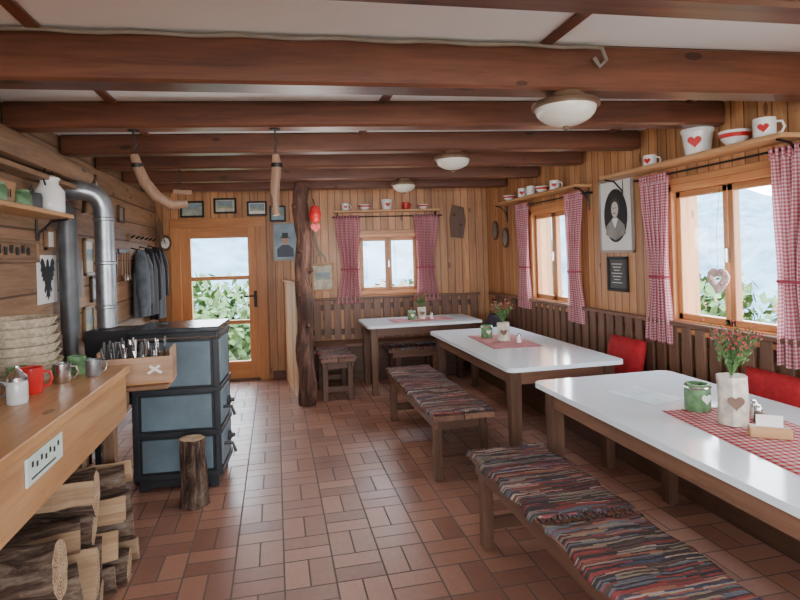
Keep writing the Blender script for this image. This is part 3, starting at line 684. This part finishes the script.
box(g,'bottom',(0,0,.834),(.38,.2,.018),'pine')
for sy in (-1,1): box(g,'side_long',(0,sy*.095,.905),(.38,.014,.14),'tan')
for sx in (-1,1): box(g,'side_short',(sx*.183,0,.925),(.014,.19,.18),'tan')
box(g,'divider',(0,0,.9),(.36,.01,.12),'pine')
bm=bmesh.new();bm2=bmesh.new()
for i in range(60):
    x=random.uniform(-.16,.12);y=random.choice((-.05,.05))+random.uniform(-.02,.02);h=random.uniform(.10,.17)
    addtube(bm if i%2 else bm2,[(x,y,.845),(x+random.uniform(-.04,.03),y,.9+h)],[.004,.007],6)
done(bm,'cutlery_steel',g,STEEL);done(bm2,'cutlery_handles',g,PIPED)
poly(g,'emblem',[(-.03,-.02),(.03,.02),(.02,.03),(-.04,-.01)],.002,PAPER,(.1,-.1045,.9));poly(g,'emblem_cross',[(.03,-.02),(-.03,.02),(-.02,.03),(.04,-.01)],.002,PAPER,(.1,-.1050,.9))
# ------------------------------------------------------------------ stove
g=grp('wood_stove',(-.64,4.11,0),math.radians(-4))
W,D,H=.54,.44,1.07
box(g,'plinth',(0,0,.06),(W-.04,D-.04,.08),IRON)
for sx in (-1,1):
    for sy in (-1,1): box(g,'foot',(sx*(W/2-.05),sy*(D/2-.05),.011),(.06,.06,.022),IRON)
box(g,'body',(0,0,.55),(W-.02,D-.02,.92),IRON)
box(g,'top_plate',(0,0,1.045),(W+.03,D+.03,.035),ENAMT,bev=.008)
box(g,'top_rim',(0,0,1.015),(W+.01,D+.01,.03),IRON)
for k,(z0,z1_) in enumerate(((.12,.35),(.39,.63),(.67,.98))):
    box(g,'front_panel_%d'%k,(0,-D/2+.004,(z0+z1_)/2),(W-.1,.02,z1_-z0-.02),ENAM,bev=.008)
    box(g,'side_panel_%d'%k,(W/2-.004,0,(z0+z1_)/2),(.02,D-.1,z1_-z0-.02),ENAM,bev=.008)
for z in (.10,.37,.65,1.0):
    box(g,'band_front',(0,-D/2-.002,z),(W,.024,.035),IRON);box(g,'band_side',(W/2+.002,0,z),(.024,D,.035),IRON)
for sx in (-1,1): box(g,'corner_post',(sx*(W/2-.015),-D/2+.01,.55),(.035,.035,.94),IRON)
box(g,'corner_post_back',(W/2-.015,D/2-.01,.55),(.035,.035,.94),IRON)
for z in (.25,.5): 
    tube(g,'door_handle',[(W/2,-.1,z),(W/2+.06,-.1,z),(W/2+.08,-.1,z-.06)],.011,IRON,8);lathe(g,'vent_knob',[(0,0),(.035,0),(.035,.012),(.015,.02),(.012,.04),(0,.042)],IRON,(W/2+.012,.08,z),(0,PI/2,0),16)
tube(g,'towel_rail',[(-W/2,-D/2,1.0),(-W/2,-D/2-.05,1.0),(W/2,-D/2-.05,1.0),(W/2,-D/2,1.0)],.009,STEEL,8)
box(g,'flue_box',(-W/2-.16,.05,.8),(.34,.28,.5),IRON)
for s_ in (-1,1): box(g,'flue_box_leg',(-W/2-.16+s_*.12,.05,.28),(.04,.2,.555),IRON)
g=grp('stove_pipe')
tube(g,'pipe',[(-1.14,4.2,1.06),(-1.14,4.2,1.85)],.062,PIPE,20);tube(g,'elbow',[(-1.14,4.2,1.83)]+[(-1.25+.11*math.cos(a),4.2-.05*(1-math.cos(a)),1.86+.13*math.sin(a)) for a in [PI/2*k/6 for k in range(7)]]+[(-1.31,4.15,1.99),(-1.385,4.15,1.99)],.064,PIPE,20)
for z in (1.2,1.5,1.8): lathe(g,'joint_ring',[(.062,-.012),(.07,-.006),(.07,.006),(.062,.012)],PIPE,(-1.14,4.2,z))
tube(g,'second_pipe',[(-1.31,4.02,1.05),(-1.31,4.02,1.78),(-1.32,4.02,1.84),(-1.345,4.02,1.87),(-1.36,4.02,1.87),(-1.385,4.02,1.87)],.055,PIPED,16)
tube(g,'second_pipe_base',[(-1.31,4.02,1.05),(-1.31,4.02,.0)],.045,PIPED,16)
g=grp('chopping_stump',(-.53,3.64,0));bm=bmesh.new()
addtube(bm,[(0,0,.001),(.002,0,.08),(.004,0,.15),(0,0,.22),(-.004,.0,.3),(0,0,.41)],[.086,.078,.074,.076,.072,.074],18,True,0,1,.09);bmesh.ops.recalc_face_normals(bm,faces=bm.faces);done(bm,'trunk',g,[BARKZ,ENDZ],smooth=False)
g=grp('firewood_pile')
def log(p0,p1,r,split=False):
    p0=Vector(p0);p1=Vector(p1);L=(p1-p0).length;mid=(p0+p1)/2;d=(p1-p0).normalized()
    bm=bmesh.new();sd=random.random()*50
    if not split:
        K=12;addtube(bm,[(-L/2+L*k/K,.008*math.sin(k*.6+sd),.008*math.cos(k*.5+sd)) for k in range(K+1)],[r*(1+.07*noise.noise(Vector((k*.5,sd,0)))) for k in range(K+1)],20,True,0,1,.07)
    else:
        a0=random.uniform(0,2*PI);span=random.uniform(1.6,3.0);n=9;R=[];K=8
        jj=[random.uniform(.88,1.1) for _ in range(n+1)]
        for q in range(K+1):
            x=-L/2+L*q/K;ox=-r*.4*math.cos(a0+span/2);oz=-r*.4*math.sin(a0+span/2)
            jw=lambda s_:.007*noise.noise(Vector((q*.8,s_,sd)))
            R.append([bm.verts.new((x,ox+jw(0),oz+jw(9)))]+[bm.verts.new((x,r*1.25*jj[i]*math.cos(a0+span*i/n)+ox+jw(i),r*1.25*jj[i]*math.sin(a0+span*i/n)+oz+jw(i+20))) for i in range(n+1)])
        m=n+2
        for A,B in zip(R,R[1:]):
            for i in range(m):
                f=bm.faces.new((A[i],A[(i+1)%m],B[(i+1)%m],B[i]));f.material_index=2 if i in (0,m-1) else 0
        for A in (R[0],R[-1]): f=bm.faces.new(A);f.material_index=1
    bmesh.ops.recalc_face_normals(bm,faces=bm.faces)
    o=done(bm,'log',g,[BARK,ENDW,SPLIT],mid,smooth=not split);o.rotation_euler=d.to_track_quat('X','Z').to_euler()
    if not split:
        try: o.data.set_sharp_from_angle(angle=math.radians(50))
        except Exception: pass
random.seed(21)
pile=[(1.75,.09,.09,0),(1.95,.09,.085,1),(2.14,.10,.095,0),(2.34,.09,.085,1),(2.52,.09,.08,0),(2.69,.08,.075,1),(2.85,.08,.07,0),(2.99,.07,.06,1),(3.10,.07,.05,1),
(2.05,.26,.08,1),(2.24,.27,.09,0),(2.43,.25,.08,1),(2.60,.25,.075,0),(2.76,.22,.06,1),(2.90,.22,.065,1),(3.04,.19,.05,1),
(2.15,.44,.10,0),(2.36,.42,.085,1),(2.53,.41,.07,0),(2.68,.38,.06,1),(2.81,.35,.055,1),(2.94,.34,.06,0),(3.06,.30,.05,1),
(2.42,.58,.075,1),(2.56,.56,.088,0),(2.72,.50,.055,1),(2.84,.47,.055,0),(2.96,.45,.05,1)]
for y,z,r,sp_ in pile:
    xe=-.76+random.uniform(-.07,.04)+(.03 if y>2.75 else 0);a=random.uniform(.02,.12)
    log((-1.28,y-a,z),(xe,y+a*.5,z+random.uniform(-.015,.025)),r,sp_)
# ------------------------------------------------------------------ ceiling lamps, hanging yokes
def clamp_(loc,r):
    g=grp('ceiling_lamp',loc)
    lathe(g,'base',[(0,0),(r*.55,0),(r*.6,-.02),(r*.95,-.035),(r*1.0,-.045),(r*1.0,-.058),(r*.93,-.062),(0,-.062)],BRONZE)
    lathe(g,'bowl',[(r*.9,-.06)]+[(r*.9*math.cos(a),-.06-r*.55*math.sin(a)) for a in [PI/2*k/8 for k in range(1,8)]]+[(0,-.06-r*.55)],OPAL)
    lathe(g,'finial',[(.012,-.058-r*.55),(.014,-.07-r*.55),(0,-.08-r*.55)],BRONZE,n=12)
clamp_((1.25,2.215,2.174),.145);clamp_((1.28,3.88,2.234),.135);clamp_((1.29,5.50,2.254),.13)
def yoke(name,x,y,zt,pts,rad):
    g=grp(name,(x,y,0))
    tube(g,'hook_rod',[(0,0,zt),(0,0,zt-.05),(.012,0,zt-.08),(0,0,zt-.1)],.005,DARKM,6);tube(g,'chain',[(0,0,zt-.09),(0,0,pts[0][2]+.01)],.006,DARKM,6)
    lathe(g,'ceiling_plate',[(0,0),(.03,0),(.03,-.006),(0,-.006)],DARKM,(0,0,zt),n=14)
    tube(g,'curved_wood',pts,rad,WS['tan'][2],12,jit=.05)
    tube(g,'iron_band',[(pts[1][0],pts[1][1],pts[1][2]+.012),(pts[1][0],pts[1][1],pts[1][2]-.012)],rad[1]*1.15,DARKM,12)
yoke('wooden_ox_yoke',-.74,3.32,2.225,[(0,0,2.09),(.015,0,2.03),(.05,0,1.94),(.11,.0,1.86),(.19,0,1.81),(.27,0,1.82)],[.022,.028,.03,.03,.028,.02])
yoke('wooden_sled_runner',.02,3.22,2.225,[(0,0,2.08),(0.005,0,2.02),(-.005,0,1.93),(-.015,0,1.82),(-.005,0,1.74)],[.02,.028,.027,.025,.02])
g=grp('hanging_iron_hook',(-.75,4.90,0));tube(g,'rod',[(0,0,2.25),(0,0,2.12),(.02,0,2.08),(.04,0,2.1)],.006,DARKM,6);tube(g,'wood_piece',[(-.05,0,2.07),(.09,0,2.06)],.02,WS['tan'][0],8)
g=grp('ceiling_cable')
tube(g,'cable',[(x,2.06+.06*(2.7-x)-.014,2.352+.004*math.sin(k*1.7)) for k,x in enumerate([-1.3+.1*q for q in range(27)])]+[(1.36,2.10,2.34),(1.38,2.10,2.29),(1.35,2.10,2.26),(1.33,2.11,2.30)],.009,simple('cable_grey',(.22,.19,.16),.5),6)
# ------------------------------------------------------------------ outside
def terrain(name,x0,x1,y0,y1,zf,mat,n=40):
    bm=bmesh.new();g_=[[None]*(n+1) for _ in range(n+1)]
    for i in range(n+1):
        for j in range(n+1):
            x=x0+(x1-x0)*i/n;y=y0+(y1-y0)*j/n;g_[i][j]=bm.verts.new((x,y,zf(x,y)))
    for i in range(n):
        for j in range(n): bm.faces.new((g_[i][j],g_[i+1][j],g_[i+1][j+1],g_[i][j+1]))
    done(bm,name,None,mat,smooth=True)
terrain('terrace_ground',-14,22,-8,26,lambda x,y:-.12 if (x<9 and y<16) else -.12-.25*max(x-9,0)-.2*max(y-16,0),GRASS,60)
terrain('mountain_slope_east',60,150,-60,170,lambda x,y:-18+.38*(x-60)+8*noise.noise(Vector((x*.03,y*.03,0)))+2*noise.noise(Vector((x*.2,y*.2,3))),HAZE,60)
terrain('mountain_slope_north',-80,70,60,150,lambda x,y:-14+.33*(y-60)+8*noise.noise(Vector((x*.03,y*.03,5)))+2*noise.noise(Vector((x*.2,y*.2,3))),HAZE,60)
def conifer(x,y,z,h):
    g=grp('spruce_tree',(x,y,z));tube(g,'trunk',[(0,0,0),(0,0,h*.95)],[.12,.02],BARKZ,8)
    bm=bmesh.new();n=int(h*90)
    for i in range(n):
        t=random.random()**.8;zz=h*(.1+.88*t);r=(1-t)*h*.19*random.uniform(.6,1.1)+.05;a=random.uniform(0,2*PI)
        d=Vector((math.cos(a),math.sin(a),0));s_=Vector((-d.y,d.x,0))*(.04+r*.08);p=Vector((0,0,zz))
        q=[p+d*r*.15,p+d*r*.6+s_-Vector((0,0,r*.1)),p+d*r-Vector((0,0,r*.35)),p+d*r*.6-s_-Vector((0,0,r*.2))]
        bm.faces.new([bm.verts.new(v) for v in q])
    done(bm,'foliage',g,HAZE2)
for x,y,h in ((27,13,7),(30,20,8),(33,15,7),(26,24,6.5),(30,38,8),(15,34,6.5),(20,38,7)): conifer(x,y,-4.5,h)
def shrub(x,y,z,r,m):
    bm=bmesh.new()
    for i in range(1100):
        d=Vector((random.gauss(0,1),random.gauss(0,1),random.gauss(0,1))).normalized()*r*random.uniform(.4,1);d.z=abs(d.z)*1.1
        t=Vector((random.uniform(-1,1),random.uniform(-1,1),random.uniform(-1,1))).normalized()*r*.085;u=t.cross(d).normalized()*r*.04
        bm.faces.new([bm.verts.new(d+t),bm.verts.new(d+u),bm.verts.new(d-t),bm.verts.new(d-u)])
    done(bm,'garden_shrub',None,m,(x,y,z))
SH=simple('shrub_leaf',(.07,.14,.035),.7,.5,9);SH2=simple('shrub_autumn',(.22,.12,.05),.7,.5,9)
for x,y,r,m in ((-1.1,10.0,1.3,SH),(-.1,10.4,1.0,SH),(-2.2,10.6,1.6,SH),(2.0,10,1.1,SH2),(3.2,10.2,1.4,SH),(1.0,10.2,1.0,SH2),(5.2,3.0,1.0,SH),(6.2,4.6,1.3,SH2),(5.8,6.6,1.2,SH),(6.3,8.6,1.4,SH2)): shrub(x,y,-.12,r,m)
g=grp('terrace_railing')
for i in range(9): box(g,'post',(-3.2+.9*i,12.6,.35),(.08,.08,.95),'grey')
for z in (.35,.75): box(g,'rail',(.4,12.55,z),(7.4,.03,.1),'grey')
# ------------------------------------------------------------------ light
w=bpy.data.worlds.new('sky_world');SC.world=w;w.use_nodes=True;t=w.node_tree;bg=t.nodes['Background']
tc=t.nodes.new('ShaderNodeTexCoord');sp=t.nodes.new('ShaderNodeSeparateXYZ');t.links.new(tc.outputs['Generated'],sp.inputs[0])
cr=t.nodes.new('ShaderNodeValToRGB');cr.color_ramp.elements[0].position=0;cr.color_ramp.elements[0].color=(.93,.96,1,1);cr.color_ramp.elements[1].position=.7;cr.color_ramp.elements[1].color=(.72,.86,1,1)
t.links.new(sp.outputs[2],cr.inputs[0]);t.links.new(cr.outputs[0],bg.inputs[0]);bg.inputs[1].default_value=20
def portal(loc,rot,sx,sy):
    l=bpy.data.lights.new('portal','AREA');l.shape='RECTANGLE';l.size=sx;l.size_y=sy;l.cycles.is_portal=True
    o=bpy.data.objects.new('window_light_portal',l);COL.objects.link(o);o.location=loc;o.rotation_euler=rot
for y,wd in ((2.90,1.0),(5.085,.93),(.9,1.4)): portal((XR+.2,y,1.435),(0,PI/2,0),.97,wd)
portal((XL-.2,-.65,1.45),(0,-PI/2,0),1.1,2.5)
portal((1.6,YF-.2,1.45),(PI/2,0,0),1.8,1.5);portal((-.35,YF-.2,1.45),(PI/2,0,0),1.7,1.5)
portal((-.65,7.4,.95),(-PI/2,0,0),.94,1.9);portal((1.43,7.2,1.38),(-PI/2,0,0),.82,.77)
def lamp(loc,e,r,col):  # added point fill with no fixture, brightens the interior
    l=bpy.data.lights.new('fill_light','POINT');l.energy=e;l.shadow_soft_size=r;l.color=col
    o=bpy.data.objects.new('fill_light',l);COL.objects.link(o);o.location=loc
lamp((.6,-.9,1.5),65,.3,(1,.96,.91));lamp((.1,3.6,1.5),18,.25,(1,.94,.88));lamp((.5,5.3,1.5),18,.25,(1,.94,.88))
# ------------------------------------------------------------------ camera
f=560;rho=math.radians(1.7);psi=math.atan(125/560)
cd=bpy.data.cameras.new('camera');co=bpy.data.objects.new('camera',cd);COL.objects.link(co);SC.camera=co
cd.sensor_fit='HORIZONTAL';cd.sensor_width=36;cd.lens=36*f/800;cd.shift_y=-45.7/800;cd.clip_start=.05;cd.clip_end=500
F=Vector((math.sin(psi),math.cos(psi),0));R=Vector((math.cos(psi),-math.sin(psi),0));Uu=Vector((0,0,1))
Xc=R*math.cos(rho)-Uu*math.sin(rho);Yc=Uu*math.cos(rho)+R*math.sin(rho)
M=Matrix((( Xc.x,Yc.x,-F.x),(Xc.y,Yc.y,-F.y),(Xc.z,Yc.z,-F.z)))
a_up=Vector((Uu.dot(Xc),Uu.dot(Yc)))
if a_up.x>0:
    Xc=R*math.cos(rho)+Uu*math.sin(rho);Yc=Uu*math.cos(rho)-R*math.sin(rho);M=Matrix((( Xc.x,Yc.x,-F.x),(Xc.y,Yc.y,-F.y),(Xc.z,Yc.z,-F.z)))
co.matrix_world=Matrix.Translation((0,0,1.5))@M.to_4x4()
